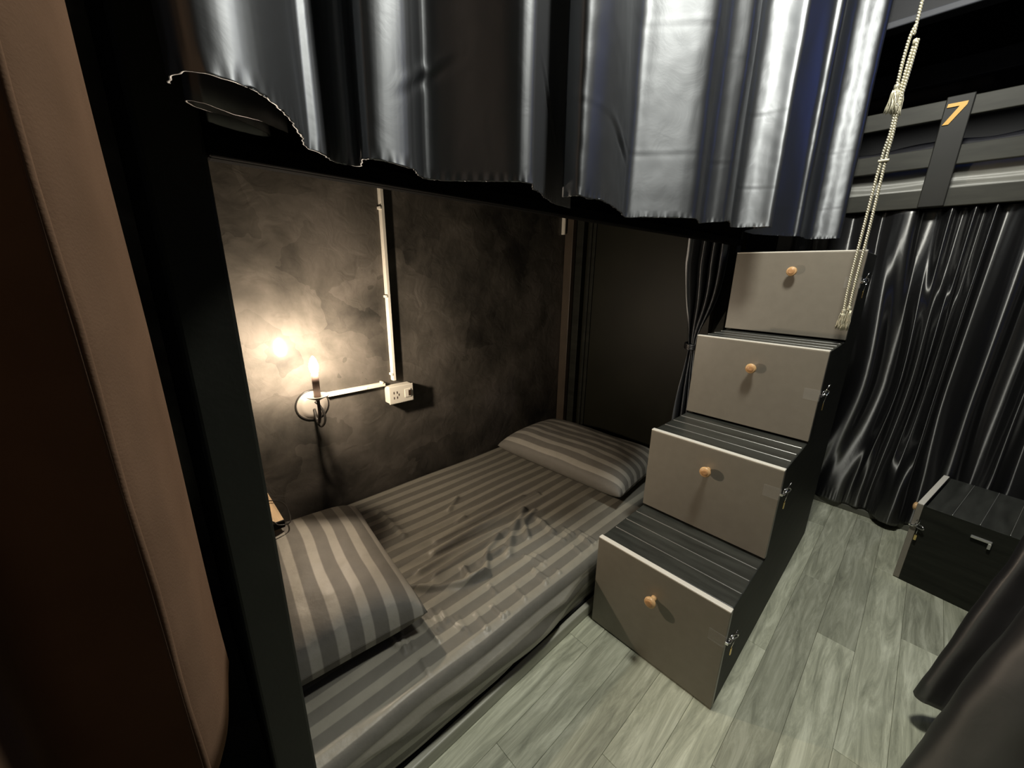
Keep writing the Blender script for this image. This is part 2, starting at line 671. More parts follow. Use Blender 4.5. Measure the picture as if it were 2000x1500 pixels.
wall_back = struct(box('wall_back', -0.9, XF, YW, YW + 0.1, -0.06, CZ, 'plaster', bev=0))
wall_far = struct(box('wall_far', XF, XF + 0.1, -1.6, YW + 0.1, -0.06, CZ, 'farblue', bev=0))
ceiling = struct(box('ceiling', -0.9, XF + 0.1, -1.6, YW + 0.1, CZ, CZ + 0.08, 'black', bev=0))
box('beam', 2.43, 2.50, -1.6, YW, 2.125, CZ, 'farblue', ceiling, 0.006)
box('lit_lip', 2.415, 2.4295, -1.6, YW, 2.120, 2.145, 'trimlit', ceiling, 0.004)  # strip added under the beam so its lower edge reads as lit
box('beam', 2.98, 3.06, -1.6, YW, 2.36, CZ, 'farblue', ceiling, 0.006)
trim_1 = struct(box('trim_1', XF - 0.04, XF, -1.6, YW, 2.15, 2.25, 'trimlit', bev=0.006))
trim_2 = struct(box('trim_2', 2.455, 2.485, -1.3, 0.9, 0.0, 0.030, 'sill', bev=0.003))

# ------------------------------------------------------------------ the near bunk bed
PX0, PX1 = 0.028, 0.085
bed = thing('bunk_bed', 'black wooden bunk bed frame around the lamp-lit lower bunk', 'bunk bed')
box('post', PX0, PX1, 0.586, 0.645, 0, 2.5, 'post', bed, 0.004)
box('post', 1.835, 1.885, 0.600, 0.650, 0, 2.5, 'blackwood', bed, 0.004)
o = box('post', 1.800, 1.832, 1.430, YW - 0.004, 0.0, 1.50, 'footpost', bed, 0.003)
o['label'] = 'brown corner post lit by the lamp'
box('post', 1.836, 1.872, 1.385, 1.435, 0.0, 1.50, 'blackwood', bed, 0.003)
box('headboard', PX0 + 0.004, PX0 + 0.026, 0.645, YW - 0.002, 0.0, 2.5, 'black', bed, 0.002)
box('foot_panel', 1.874, 1.892, 0.650, YW - 0.002, 0.0, 1.49, 'footpanel', bed, 0.002)
for yy in (1.325, 1.352):
    box('groove_strip', 1.866, 1.874, yy, yy + 0.018, 0.0, 1.49, 'blackwood', bed, 0.002)
box('front_rail', PX1 + 0.0005, 1.834, 0.590, 0.612, 1.268, 1.50, 'railblack', bed, 0.003)
box('rail_lip', PX1 + 0.0005, 1.834, 0.578, 0.590, 1.268, 1.290, 'railblack', bed, 0.003)
box('back_rail', PX1, 1.799, YW - 0.04, YW - 0.002, 1.49, 1.56, 'black', bed, 0.003)
box('deck', PX0 + 0.027, 1.873, 0.626, YW - 0.003, 1.500, 1.530, 'black', bed, 0.002)
box('plinth', PX1 + 0.001, 1.834, 0.594, 0.612, 0.0, 0.044, 'skirting', bed, 0.004)
box('platform', PX0 + 0.030, 1.834, 0.613, YW - 0.003, 0.0, 0.050, 'black', bed, 0.002)
rebase(bed, (0.95, 1.04, 0))

# ------------------------------------------------------------------ mattress under its striped sheet
CREASES = [
    ([(0.442, 0.902), (0.513, 0.842), (0.597, 0.799), (0.644, 0.794)], 0.010, 0.013),
    ([(0.988, 0.959), (0.852, 0.884), (0.768, 0.813)], 0.010, 0.016),
    ([(0.673, 0.843), (0.772, 0.844)], 0.009, 0.013),
    ([(0.614, 0.857), (0.600, 0.811), (0.649, 0.795)], 0.009, 0.012),
    ([(0.763, 1.161), (0.840, 1.212)], 0.006, 0.011),
    ([(0.743, 1.076), (0.783, 1.084)], 0.006, 0.011),
    ([(0.583, 0.981), (0.776, 0.992), (1.113, 1.000)], 0.008, 0.016),
    ([(0.990, 0.884), (0.971, 0.788)], 0.007, 0.012),
    ([(0.528, 0.894), (0.670, 0.902), (0.843, 0.903)], 0.008, 0.015),
    ([(0.476, 1.360), (0.550, 1.339), (0.549, 1.130)], 0.005, 0.012),
    ([(0.50, 0.94), (0.66, 0.945), (0.90, 0.93)], 0.006, 0.013),
    ([(0.62, 1.03), (0.85, 1.045), (1.05, 1.03)], 0.005, 0.014),
    ([(0.66, 0.80), (0.72, 0.87), (0.80, 0.90)], 0.008, 0.011),
    ([(0.88, 0.83), (0.93, 0.90), (1.02, 0.93)], 0.008, 0.012),
]
rs = random.Random(3)
for i in range(34):
    cx = 0.30 + 0.75 * rs.random()
    cy = 0.615 + 0.16 * rs.random() + 0.03 * math.sin(cx * 6)
    ln = 0.012 + 0.03 * rs.random()
    an = PI / 2 + 0.5 * (rs.random() - 0.5)
    CREASES.append(([(cx - ln * math.cos(an), cy - ln * math.sin(an)), (cx + ln * math.cos(an), cy + ln * math.sin(an))], 0.0035 + 0.002 * rs.random(), 0.007))


def crease_height(x, y):
    h = 0.0
    for pts, amp, wd in CREASES:
        best = 9.0
        for (ax, ay), (bx, by) in zip(pts, pts[1:]):
            if min(ax, bx) - 0.05 > x or max(ax, bx) + 0.05 < x or min(ay, by) - 0.05 > y or max(ay, by) + 0.05 < y:
                continue
            dx, dy = bx - ax, by - ay
            t = max(0, min(1, ((x - ax) * dx + (y - ay) * dy) / (dx * dx + dy * dy)))
            d = math.hypot(x - ax - t * dx, y - ay - t * dy)
            best = min(best, d)
        if best < 0.05:
            h += 1.5 * amp * gauss(best, wd * 0.85)
    return h


def make_mattress():
    X0, X1, Y0, Y1, ZT, ZB = 0.064, 1.832, 0.594, YW - 0.006, 0.222, 0.0515
    prof = []
    # front skirt, rounded front edge, flat top, rear drop
    for i in range(22):
        t = i / 22
        prof.append((Y0 + 0.012 + 0.012 * (1 - t) ** 1.2 - 0.004 * math.sin(PI * t), ZB + (ZT - 0.035 - ZB) * t, 0))
    for i in range(10):
        a = PI / 2 * i / 10
        prof.append((Y0 + 0.012 + 0.035 * (1 - math.cos(a)), ZT - 0.035 + 0.035 * math.sin(a), 1))
    ns = 190
    for i in range(ns):
        prof.append((Y0 + 0.047 + (Y1 - Y0 - 0.07) * i / ns, ZT, 2))
    for i in range(5):
        a = PI / 2 * i / 4
        prof.append((Y1 - 0.023 + 0.023 * math.sin(a), ZT - 0.023 * (1 - math.cos(a)), 3))
    prof.append((Y1, ZB, 3))
    s = [0.0]
    for a, b in zip(prof, prof[1:]):
        s.append(s[-1] + math.hypot(b[0] - a[0], b[1] - a[1]))
    nx = 330
    verts, faces, st = [], [], []
    for ix in range(nx + 1):
        x = X0 + (X1 - X0) * ix / nx
        for j, (py, pz, k) in enumerate(prof):
            yy, zz = py, pz
            off = 0.0
            if k >= 1:
                zz += 0.006 * noise.noise(Vector((x * 3, py * 4, 1.3)))
            if k == 2:
                zz += crease_height(x, py)
                # soft long ripples, running with the stripes, dying out towards the ends
                e = gauss(x - 0.75, 0.42) * gauss(py - 1.0, 0.26)
                zz += 0.0052 * e * math.sin(py * 105 + 3.0 * noise.noise(Vector((x * 3.5, py * 3, 0))) + x * 6)
            if k == 0:
                t = (pz - ZB) / (ZT - ZB)
                fr_ = 1.0 if x < 0.80 else max(0.0, 1 - (x - 0.80) / 0.12)
                yy += fr_ * (0.012 * math.sin(PI * t) * math.sin(x * 7 + 4 * pz) - 0.018 * math.sin(PI * t))
                yy += (0.003 + 0.007 * fr_) * noise.noise(Vector((x * 5, pz * 22 + x * 6, 4)))
                zz += 0.0
                if j == 0:
                    zz += 0.012 * noise.noise(Vector((x * 4, 7, 0)))
            if k == 1:
                zz += 0.006 * noise.noise(Vector((x * 5, 0, 9)))
            verts.append((x, yy, zz))
            st.append(s[j] + 0.0035 * noise.noise(Vector((x * 4, py * 5, 0))))
    npf = len(prof)
    for ix in range(nx):
        for j in range(npf - 1):
            a = ix * npf + j
            faces.append((a, a + npf, a + npf + 1, a + 1))
    faces.append(tuple(range(npf))[::-1])
    faces.append(tuple(nx * npf + j for j in range(npf)))
    faces.append((0, npf - 1, nx * npf + npf - 1, nx * npf))
    o = mesh_obj('mattress', verts, faces, 'sheet', None, True)
    at = o.data.attributes.new('stripe', 'FLOAT', 'POINT')
    at.data.foreach_set('value', st)
    rebase_mesh(o, (0.95, 1.04, 0.05))
    return tag(o, 'low mattress in a wrinkled dark grey striped sheet on the lower bunk', 'mattress')


make_mattress()


def make_pillow(cx, cy, z0, a, b, h, rz, label, seed, slump=0.0):
    nx, ny = 70, 90
    verts, faces, st = [], [], []

    def prof(t, n, p):
        return max(0.0, 1 - abs(t) ** n) ** p
    for side in (1, -1):
        for i in range(nx + 1):
            for j in range(ny + 1):
                u = -1 + 2 * i / nx
                v = -1 + 2 * j / ny
                u = math.copysign(abs(u) ** 0.8, u)
                v = math.copysign(abs(v) ** 0.8, v)
                pin = 1 - 0.035 * (1 - abs(v) ** 2)
                pin2 = 1 - 0.03 * (1 - abs(u) ** 2)
                x, yv = a * u * pin, b * v * pin2
                hh = h * prof(u, 3.2, 0.5) * prof(v, 5.0, 0.42)
                hh *= 1 + 0.10 * noise.noise(Vector((u * 1.4, v * 1.4, seed)))
                z = side * hh
                if side > 0:
                    z += 0.004 * noise.noise(Vector((u * 4, v * 5, seed + 3))) * prof(u, 2, 1) * prof(v, 2, 1)
                    z += 0.010 * slump * v * prof(u, 2, 1)
                else:
                    z *= 0.72
                verts.append((x, yv, z))
                st.append(x + 0.006 * noise.noise(Vector((u * 2, v * 2, seed + 5))))
    n1 = (nx + 1) * (ny + 1)
    for s_ in (0, 1):
        for i in range(nx):
            for j in range(ny):
                q = s_ * n1 + i * (ny + 1) + j
                f = (q, q + ny + 1, q + ny + 2, q + 1)
                faces.append(f if s_ == 0 else f[::-1])
    o = mesh_obj('pillow', verts, faces, 'pillow', None, True)
    bm = bmesh.new()
    bm.from_mesh(o.data)
    bmesh.ops.remove_doubles(bm, verts=bm.verts, dist=0.0004)
    bm.to_mesh(o.data)
    bm.free()
    if 'stripe' in o.data.attributes:
        o.data.attributes.remove(o.data.attributes['stripe'])
    at = o.data.attributes.new('stripe', 'FLOAT', 'POINT')
    at.data.foreach_set('value', [v.co.x + 0.006 * noise.noise(Vector((v.co.x * 9, v.co.y * 6, seed + 5))) + 0.03 for v in o.data.vertices])
    zb = min(v.co.z for v in o.data.vertices)
    o.data.transform(Matrix.Translation((0, 0, -zb)))
    o.location = (cx, cy, z0)
    o.rotation_euler = (0, 0, rz)
    return tag(o, label, 'pillow', 'pillows on the lower bunk')


make_pillow(0.245, 1.030, 0.228, 0.185, 0.285, 0.092, math.radians(-5), 'striped grey pillow beside the black post, lower edge in shade', 1, 0.3)
make_pillow(1.465, 1.050, 0.230, 0.230, 0.345, 0.084, math.radians(4), 'striped grey pillow at the foot panel beside the drawer stairs', 2, 0.2)

# ------------------------------------------------------------------ shelf board beside the pillow
sh = thing('shelf', 'light wooden shelf board with dark edge behind the near pillow', 'shelf')
box('shelf_board', 0.056, 0.203, 1.206, YW - 0.003, 0.404, 0.420, 'pinewood', sh, 0.002)
box('edge_band', 0.056, 0.203, 1.198, 1.206, 0.398, 0.421, 'black', sh, 0.002)
box('bracket', 0.056, 0.066, 1.210, YW - 0.003, 0.33, 0.404, 'black', sh, 0.002)
rebase(sh, (0.056, 1.35, 0.33))
o = tube('cable', catmull([(0.10, 1.42, 0.4232), (0.15, 1.36, 0.4235), (0.195, 1.33, 0.428), (0.222, 1.30, 0.424), (0.226, 1.25, 0.418), (0.215, 1.192, 0.412), (0.185, 1.188, 0.418), (0.17, 1.215, 0.4232), (0.12, 1.23, 0.4232)], 0.006), 0.0020, 'iron', None, 6)
tag(o, 'thin black cable looping over the wooden shelf edge', 'cable')

# ------------------------------------------------------------------ wall lamp
LX, LY, LZ = 0.366, 1.295, 0.756      # top of the arm, under the candle sleeve
lamp = thing('wall_lamp', 'lit candle-style wall lamp with round plate on the plaster wall', 'lamp')
lathe('backplate', [(0.056, 0.0), (0.056, 0.004), (0.051, 0.009), (0.046, 0.010), (0.042, 0.016), (0.030, 0.019), (0.012, 0.020)], (0, -1, 0), (0.399, YW - 0.0005, 0.668), 'platemetal', lamp, 40)
bm = bmesh.new()
add_tube(bm, [(0.399 + 0.055 * math.cos(2 * PI * k / 40), YW - 0.004, 0.668 + 0.055 * math.sin(2 * PI * k / 40)) for k in range(40)], 0.0035, 8, True)
bm_obj('plate_rim', bm, 'iron', lamp, True)
tube('arm', catmull([(0.399, YW - 0.018, 0.655), (0.396, 1.445, 0.632), (0.390, 1.412, 0.628), (0.380, 1.362, 0.642), (0.371, 1.312, 0.690), (LX, LY, LZ - 0.014)], 0.005), 0.0052, 'iron', lamp, 10)
tube('scroll', catmull([(0.386, 1.40, 0.705), (0.396, 1.385, 0.690), (0.404, 1.375, 0.660), (0.402, 1.378, 0.630), (0.394, 1.392, 0.613), (0.388, 1.408, 0.622), (0.388, 1.412, 0.640)], 0.005), 0.0040, 'iron', lamp, 8)
lathe('drip_pan', [(0.004, -0.016), (0.010, -0.012), (0.026, -0.004), (0.034, 0.0), (0.035, 0.003), (0.026, 0.0), (0.010, -0.003)], (0, 0, 1), (LX, LY, LZ), 'platemetal', lamp, 32)
lathe('candle_sleeve', [(0.0105, -0.004), (0.0105, 0.070), (0.0085, 0.073)], (0, 0, 1), (LX, LY, LZ), 'sleeve', lamp, 24)
lathe('bulb', [(0.006, 0.071), (0.009, 0.077), (0.0125, 0.087), (0.0135, 0.097), (0.0115, 0.110), (0.0065, 0.123), (0.002, 0.130)], (0, 0, 1), (LX, LY, LZ), 'bulb', lamp, 20)
rebase(lamp, (0.399, YW, 0.668))

# ------------------------------------------------------------------ trunking and socket
def trunk(name, x0, x1, z0, z1, label, clips):
    t = thing(name, label, 'cable trunking')
    box('channel', x0, x1, YW - 0.019, YW, z0, z1, 'white', t, 0.0015)
    if z1 - z0 > x1 - x0:
        box('cover', x0 + 0.0015, x1 - 0.0015, YW - 0.022, YW - 0.019, z0, z1, 'white', t, 0.001)
    else:
        box('cover', x0, x1, YW - 0.022, YW - 0.019, z0 + 0.0015, z1 - 0.0015, 'white', t, 0.001)
    for cx, cz in clips:
        box('clip', cx - 0.004, cx + 0.004, YW - 0.0235, YW, cz - 0.005, cz + 0.005, 'white', t, 0.0015)
    rebase(t, ((x0 + x1) / 2, YW, z0))
    return t


trunk('cable_trunking', 0.713, 0.728, 0.707, 1.489, 'tall cream trunking strip rising from the socket up the plaster wall', [(0.711, 1.37), (0.711, 0.735), (0.711, 1.05)])
trunk('cable_trunking', 0.452, 0.678, 0.690, 0.705, 'short level cream trunking strip between wall lamp and socket', [(0.600, 0.698), (0.667, 0.706)])
trunk('cable_trunking', 1.772, 1.784, 1.352, 1.462, 'stub of cream trunking high beside the brown foot post', [])
so = thing('wall_socket', 'cream socket box with pin holes and switch on the plaster wall', 'socket')
box('housing', 0.681, 0.787, YW - 0.042, YW, 0.616, 0.688, 'white', so, 0.004, 3)
box('faceplate', 0.679, 0.789, YW - 0.047, YW - 0.042, 0.614, 0.690, 'white', so, 0.003, 2)
rk = box('switch_rocker', 0.748, 0.776, YW - 0.0495, YW - 0.047, 0.634, 0.670, 'edge', so, 0.001)
box('rocker_gap', 0.764, 0.7755, YW - 0.0510, YW - 0.0495, 0.640, 0.664, 'dark_hole', rk, 0.0005)
for hx, hz in ((0.700, 0.662), (0.714, 0.662), (0.700, 0.640), (0.714, 0.640), (0.722, 0.651)):
    box('pin_hole', hx - 0.002, hx + 0.002, YW - 0.0475, YW - 0.0465, hz - 0.005, hz + 0.005, 'dark_hole', so, 0.0)
rebase(so, (0.734, YW, 0.616))

# ------------------------------------------------------------------ drawer stairs
SW, RUN = 0.393, 0.2761
TOPS = [0.334, 0.6305, 0.9329, 1.2356]
HW = SW / 2


def make_stairs():
    t = thing('drawer_stairs', 'taupe-fronted drawer stairs of four steps beside the striped bed', 'stairs')
    # stepped side panels
    poly = [(0.0, 0.0)]
    for i, h in enumerate(TOPS):
        x = RUN * i
        poly += [(x, h - 0.004), (x + RUN, h - 0.004)]
    poly.append((RUN * 4, 0.0))
    for y0 in (-HW, HW - 0.018):
        bm = bmesh.new()
        add_prism(bm, poly, 1, y0, y0 + 0.018)
        bm_obj('side_panel', bm, 'blackwood', t)
    box('back_panel', RUN * 4 - 0.016, RUN * 4, -HW + 0.018, HW - 0.018, 0, TOPS[3] - 0.02, 'blackwood', t, 0.001)
    for i, h in enumerate(TOPS):
        x = RUN * i
        zb = 0.004 if i == 0 else TOPS[i - 1] + 0.006
        # tread boards with open joints
        n = 4
        d = (RUN - 0.010) / n
        for k in range(n):
            if i < 3 or True:
                box('tread_board', x + 0.006 + d * k, x + 0.006 + d * (k + 1) - 0.0012, -HW + 0.0005, HW - 0.0005, h - 0.022, h - 0.002, 'tread', t, 0.0025, 2)
        for k in range(1, n):  # highlights along the board joints, laid in as thin pale strips
            box('joint_glint', x + 0.006 + d * k - 0.0014, x + 0.006 + d * k + 0.0004, -HW + 0.004, HW - 0.004, h - 0.004, h - 0.0006, 'strip', t, 0.0006, 1)
        dr = box('drawer', x - 0.018, x - 0.0005, -HW - 0.001, HW + 0.001, zb, h - 0.002, 'front', t, 0.0015)
        box('edging', x - 0.018, x - 0.0005, -HW - 0.001, HW + 0.001, h - 0.002, h + 0.003, 'edge', dr, 0.0015)
        kz = [0.240, 0.558, 0.848, 1.168][i]
        kx = x - 0.018
        lathe('knob', [(0.0085, 0.0), (0.0075, 0.006), (0.0080, 0.012), (0.0150, 0.019), (0.0168, 0.024), (0.0160, 0.029), (0.0125, 0.0315)], (-1, 0, 0), (kx, -0.003, kz), 'knob', dr, 24)
        lathe('knob_face', [(0.0112, 0.0), (0.0106, 0.0014), (0.003, 0.0006)], (-1, 0, 0), (kx - 0.0312, -0.003, kz), 'knobface', dr, 24)
        # hasp wrapped round the front right corner
        hz = [0.243, 0.560, 0.795, 1.135][i]
        hp = box('hasp', kx - 0.0030, kx - 0.0003, -HW - 0.004, -HW + 0.040, hz - 0.020, hz + 0.016, 'clear', t, 0.001)
        box('hinge_strap', kx - 0.0045, kx + 0.010, -HW - 0.0090, -HW - 0.0015, hz - 0.004, hz + 0.004, 'chrome', hp, 0.001)
        bm = bmesh.new()
        cxr, czr = kx + 0.026, hz + 0.006
        add_tube(bm, [(cxr + 0.013 * math.cos(2 * PI * k / 18), -HW - 0.012 - 0.006 * math.cos(2 * PI * k / 18), czr + 0.007 * math.sin(2 * PI * k / 18)) for k in range(18)], 0.0020, 6, True)
        bm_obj('latch_ring', bm, 'chrome', hp, True)
        tube('latch_arm', [(kx + 0.002, -HW - 0.010, hz), (kx + 0.014, -HW - 0.012, hz + 0.005), (kx + 0.020, -HW - 0.013, hz + 0.012)], 0.0022, 'chrome', hp, 6)
        for q in (0.0, 0.008):
            tube('split_pin', [(kx + 0.012 + q, -HW - 0.010, hz + 0.008), (kx + 0.016 + q, -HW - 0.018, hz + 0.034)], 0.0011, 'chrome', hp, 6)
        tube('lanyard', [(kx + 0.024, -HW - 0.016, hz), (kx + 0.024, -HW - 0.012, hz - 0.030)], 0.0008, 'chrome', hp, 5)
        box('key_tag', kx + 0.020, kx + 0.028, -HW - 0.014, -HW - 0.011, hz - 0.052, hz - 0.030, 'brass', hp, 0.001)
    return t


st1 = make_stairs()
st1.location = (0.9446 + 0.018, 0.379, 0)
st2 = copy_tree(st1)
st2.location = (2.2025, -0.1734, 0)
st2.rotation_euler = (0, 0, math.radians(-100.1))
st2['label'] = 'dark drawer stairs in shade before the far curtain, knob edge-on'
lt = box('side_latch', 0.128, 0.178, -HW - 0.010, -HW - 0.0005, 0.281, 0.290, 'strip', st2, 0.002)
box('latch_hook', 0.170, 0.178, -HW - 0.012, -HW - 0.0005, 0.262, 0.281, 'strip', lt, 0.001)
st1['group'] = st2['group'] = 'drawer stairs in the aisle'

# ------------------------------------------------------------------ satin curtains of the upper bunk
L_HEM = [(0.046, 0.425), (0.047, 0.400), (0.056, 0.386), (0.070, 0.384), (0.088, 0.390), (0.105, 0.404), (0.127, 0.436), (0.153, 0.482), (0.168, 0.520), (0.178, 0.526), (0.190, 0.530), (0.206, 0.556), (0.226, 0.566), (0.242, 0.552), (0.235, 0.522), (0.246, 0.510), (0.272, 0.508), (0.300, 0.515), (0.322, 0.540), (0.346, 0.556), (0.375, 0.540), (0.410, 0.508), (0.440, 0.476), (0.456, 0.464), (0.476, 0.463), (0.498, 0.484), (0.545, 0.510), (0.590, 0.535), (0.640, 0.556), (0.700, 0.568)]
L_TOP = [(0.046, 0.47), (0.048, 0.445), (0.060, 0.432), (0.078, 0.430), (0.098, 0.436), (0.115, 0.450), (0.135, 0.475), (0.155, 0.505), (0.168, 0.525), (0.180, 0.527), (0.194, 0.520), (0.210, 0.545), (0.230, 0.556), (0.245, 0.542), (0.238, 0.505), (0.252, 0.492), (0.28, 0.494), (0.31, 0.505), (0.335, 0.535), (0.36, 0.545), (0.39, 0.525), (0.42, 0.497), (0.445, 0.474), (0.460, 0.466), (0.480, 0.466), (0.500, 0.484), (0.545, 0.508), (0.590, 0.533), (0.640, 0.555), (0.700, 0.568)]


def crease_line(z, z0, amp, wd=0.012):
    """a sharp ironed fold: pushes out above and in below"""
    d = (z - z0) / wd
    return amp * d * math.exp(-0.5 * d * d)


def disp_left(u, s, z, t):
    d = 0.004 * noise.noise(Vector((s * 7, z * 5, 11)))
    # kinks where the ironed folds cross the drapes
    d += gauss(u - 0.52, 0.045) * crease_line(z - 0.5 * (u - 0.52), 1.40, 0.0040, 0.007)
    d += gauss(u - 0.86, 0.050) * crease_line(z + 0.7 * (u - 0.86), 1.42, 0.0040, 0.007)
    return d


R_HEM = [(0.592, 0.500), (0.600, 0.468), (0.640, 0.464), (0.690, 0.472), (0.750, 0.491), (0.820, 0.522), (0.870, 0.546), (0.895, 0.548), (0.920, 0.524), (0.952, 0.492), (0.985, 0.458), (1.012, 0.440), (1.050, 0.444), (1.105, 0.464), (1.140, 0.472), (1.162, 0.462), (1.180, 0.445), (1.205, 0.436), (1.280, 0.452), (1.400, 0.492), (1.520, 0.530), (1.562, 0.535), (1.584, 0.508), (1.596, 0.470), (1.602, 0.438), (1.618, 0.432), (1.640, 0.470), (1.690, 0.535), (1.800, 0.556), (1.900, 0.540), (1.980, 0.502), (2.038, 0.466), (2.052, 0.446), (2.080, 0.440), (2.160, 0.446), (2.230, 0.445), (2.252, 0.420), (2.258, 0.375), (2.268, 0.342), (2.290, 0.338), (2.320, 0.370)]
R_TOP = [(x, yv + 0.005 * math.sin(i * 1.7) + 0.012) for i, (x, yv) in enumerate(R_HEM)]


def right_hem(u):
    f = max(0.0, min(1.0, (u - 0.26) / 0.20))
    return 1.281 + 0.031 * f * f * (3 - 2 * f)


def disp_right(u, s, z, t):
    d = 0.003 * noise.noise(Vector((s * 9, z * 5, 31)))
    d += 0.0006 * noise.noise(Vector((s * 30, z * 30, 3)))
    k1 = 0.4 + 0.6 * noise.noise(Vector((s * 5, 3, 0))) ** 2 * 4
    d += k1 * crease_line(z + 0.012 * math.sin(s * 5), 1.43, 0.0011, 0.005)
    d += (0.4 + 2.4 * noise.noise(Vector((s * 5, 9, 0))) ** 2) * crease_line(z + 0.010 * math.sin(s * 7 + 1), 1.66, 0.0011, 0.005)
    d += gauss(u - 0.10, 0.03) * crease_line(z + 0.5 * (u - 0.1), 1.405, 0.004, 0.007)
    return d


c = curtain('satin_curtain', [(1.281, L_HEM), (2.30, L_TOP)], 'satin', None, 420, 190, disp_left, 0.0022, seed=1, zpow=1.5)
tag(c, 'black satin curtain over the lower bunk opening, left panel with sharp creases', 'curtain', 'black satin curtains')
rebase_mesh(c, (0.3, 0.5, 1.281))
c = curtain('satin_curtain', [(right_hem, R_HEM), (2.30, R_TOP)], 'satin', None, 600, 190, disp_right, 0.003, seed=2, zpow=1.5)
tag(c, 'silvery black satin curtain gathered in folds above the top stair drawer', 'curtain', 'black satin curtains')
rebase_mesh(c, (1.25, 0.42, 1.281))

# folded cloth tucked on the rail behind the left panel
Z_PATH = [(0.088, 0.572), (0.110, 0.574), (0.140, 0.576), (0.146, 0.568), (0.128, 0.556), (0.100, 0.538), (0.072, 0.524), (0.066, 0.514), (0.078, 0.508), (0.105, 0.516), (0.135, 0.532), (0.160, 0.548)]
c = curtain('folded_curtain', [(1.298, Z_PATH), (1.62, Z_PATH)], 'satin_matt', None, 150, 20, lambda u, s, z, t: 0.002 * noise.noise(Vector((s * 20, z * 10, 5))), 0.001, seed=5)
tag(c, 'folded black curtain tucked behind the satin hem near the post', 'curtain', 'black satin curtains')
rebase_mesh(c, (0.11, 0.54, 1.298))

# ------------------------------------------------------------------ tied curtain at the foot of the lower bunk
def make_tied():
    t = thing('tied_curtain', 'black satin curtain tied back at the foot of the lower bunk', 'curtain', group='black satin curtains')
    nu, nz = 150, 80
    verts, faces = [], []
    for iz in range(nz + 1):
        f = iz / nz
        z = 0.24 + (1.44 - 0.24) * f
        dz = z - 0.845
        # the bed-side edge hangs nearly straight, the other is drawn in to the tie
        if dz > 0:
            k_ = 1 - math.exp(-(dz / 0.16) ** 2)
            ya, yb = 0.716 + 0.052 * min(1, dz / 0.35), 0.684 - 0.075 * k_
        else:
            k_ = 1 - math.exp(-(dz / 0.22) ** 2)
            ya, yb = 0.716 + 0.020 * k_, 0.684 - 0.045 * k_
        amp = 0.008 + 0.020 * (1 - math.exp(-(dz / 0.18) ** 2))
        for iu in range(nu):
            u = iu / (nu - 1)
            yv = ya + (yb - ya) * u
            ph = PI + (u ** 1.5) * 2 * PI * 3.6
            x = 1.765 + amp * math.cos(ph) + 0.010 * noise.noise(Vector((u * 6, z * 4, 2)))
            yv += 0.006 * math.sin(ph * 1.0 + 1)
            verts.append((x, yv, z))
    for iz in range(nz):
        for iu in range(nu - 1):
            a = iz * nu + iu
            faces.append((a, a + 1, a + nu + 1, a + nu))
    o = mesh_obj('drape', verts, faces, 'satin', t, True)
    s = o.modifiers.new('cloth_thickness', 'SOLIDIFY')
    s.thickness = 0.0016
    bm = bmesh.new()
    for zz in (0.838, 0.846, 0.853):
        add_tube(bm, [(1.765 + 0.026 * math.cos(2 * PI * k / 24), 0.700 + 0.024 * math.sin(2 * PI * k / 24), zz + 0.004 * math.sin(2 * PI * k / 24 + 1)) for k in range(24)], 0.0055, 8, True)
    bm_obj('tie_band', bm, 'satin_matt', t, True)
    rebase(t, (1.765, 0.70, 0.24))


make_tied()

# ------------------------------------------------------------------ the far bunk
fb = thing('bunk_bed', 'far bunk bed with slatted guard rail and yellow number 7', 'bunk bed')
XB = 2.44
box('side_beam', XB, XB + 0.035, -1.2, 0.75, 1.432, 1.500, 'bunkgrey', fb, 0.003)
box('guard_rail', XB, XB + 0.022, -1.2, 0.75, 1.585, 1.655, 'bunkgrey', fb, 0.003)
box('guard_rail', XB, XB + 0.022, -1.2, 0.75, 1.755, 1.822, 'bunkgrey', fb, 0.003)
up7 = box('upright', XB - 0.020, XB - 0.0005, 0.054, 0.130, 1.432, 1.826, 'bunkpost', fb, 0.003)
box('upright', XB - 0.020, XB - 0.0005, -0.72, -0.644, 1.432, 1.826, 'bunkpost', fb, 0.003)
box('corner_post', XB - 0.01, XB + 0.05, 0.75, 0.81, 0, 2.124, 'blackwood', fb, 0.003)
box('corner_post', XB - 0.01, XB + 0.05, -1.26, -1.20, 0, 2.124, 'blackwood', fb, 0.003)
box('deck', XB + 0.036, XF - 0.01, -1.2, 0.75, 1.44, 1.475, 'black', fb, 0.002)
bm = bmesh.new()
sev = [(-0.0265, 0.036), (0.0265, 0.036), (0.0265, 0.024), (-0.004, -0.036), (-0.021, -0.036), (0.0075, 0.0235), (-0.0265, 0.0235)]
add_prism(bm, [(0.099 - a - 0.10 * b, 1.763 + b) for a, b in sev], 0, XB - 0.0245, XB - 0.0205)
bm_obj('number_seven', bm, 'yellow', up7)
rebase(fb, (XB, -0.2, 0))


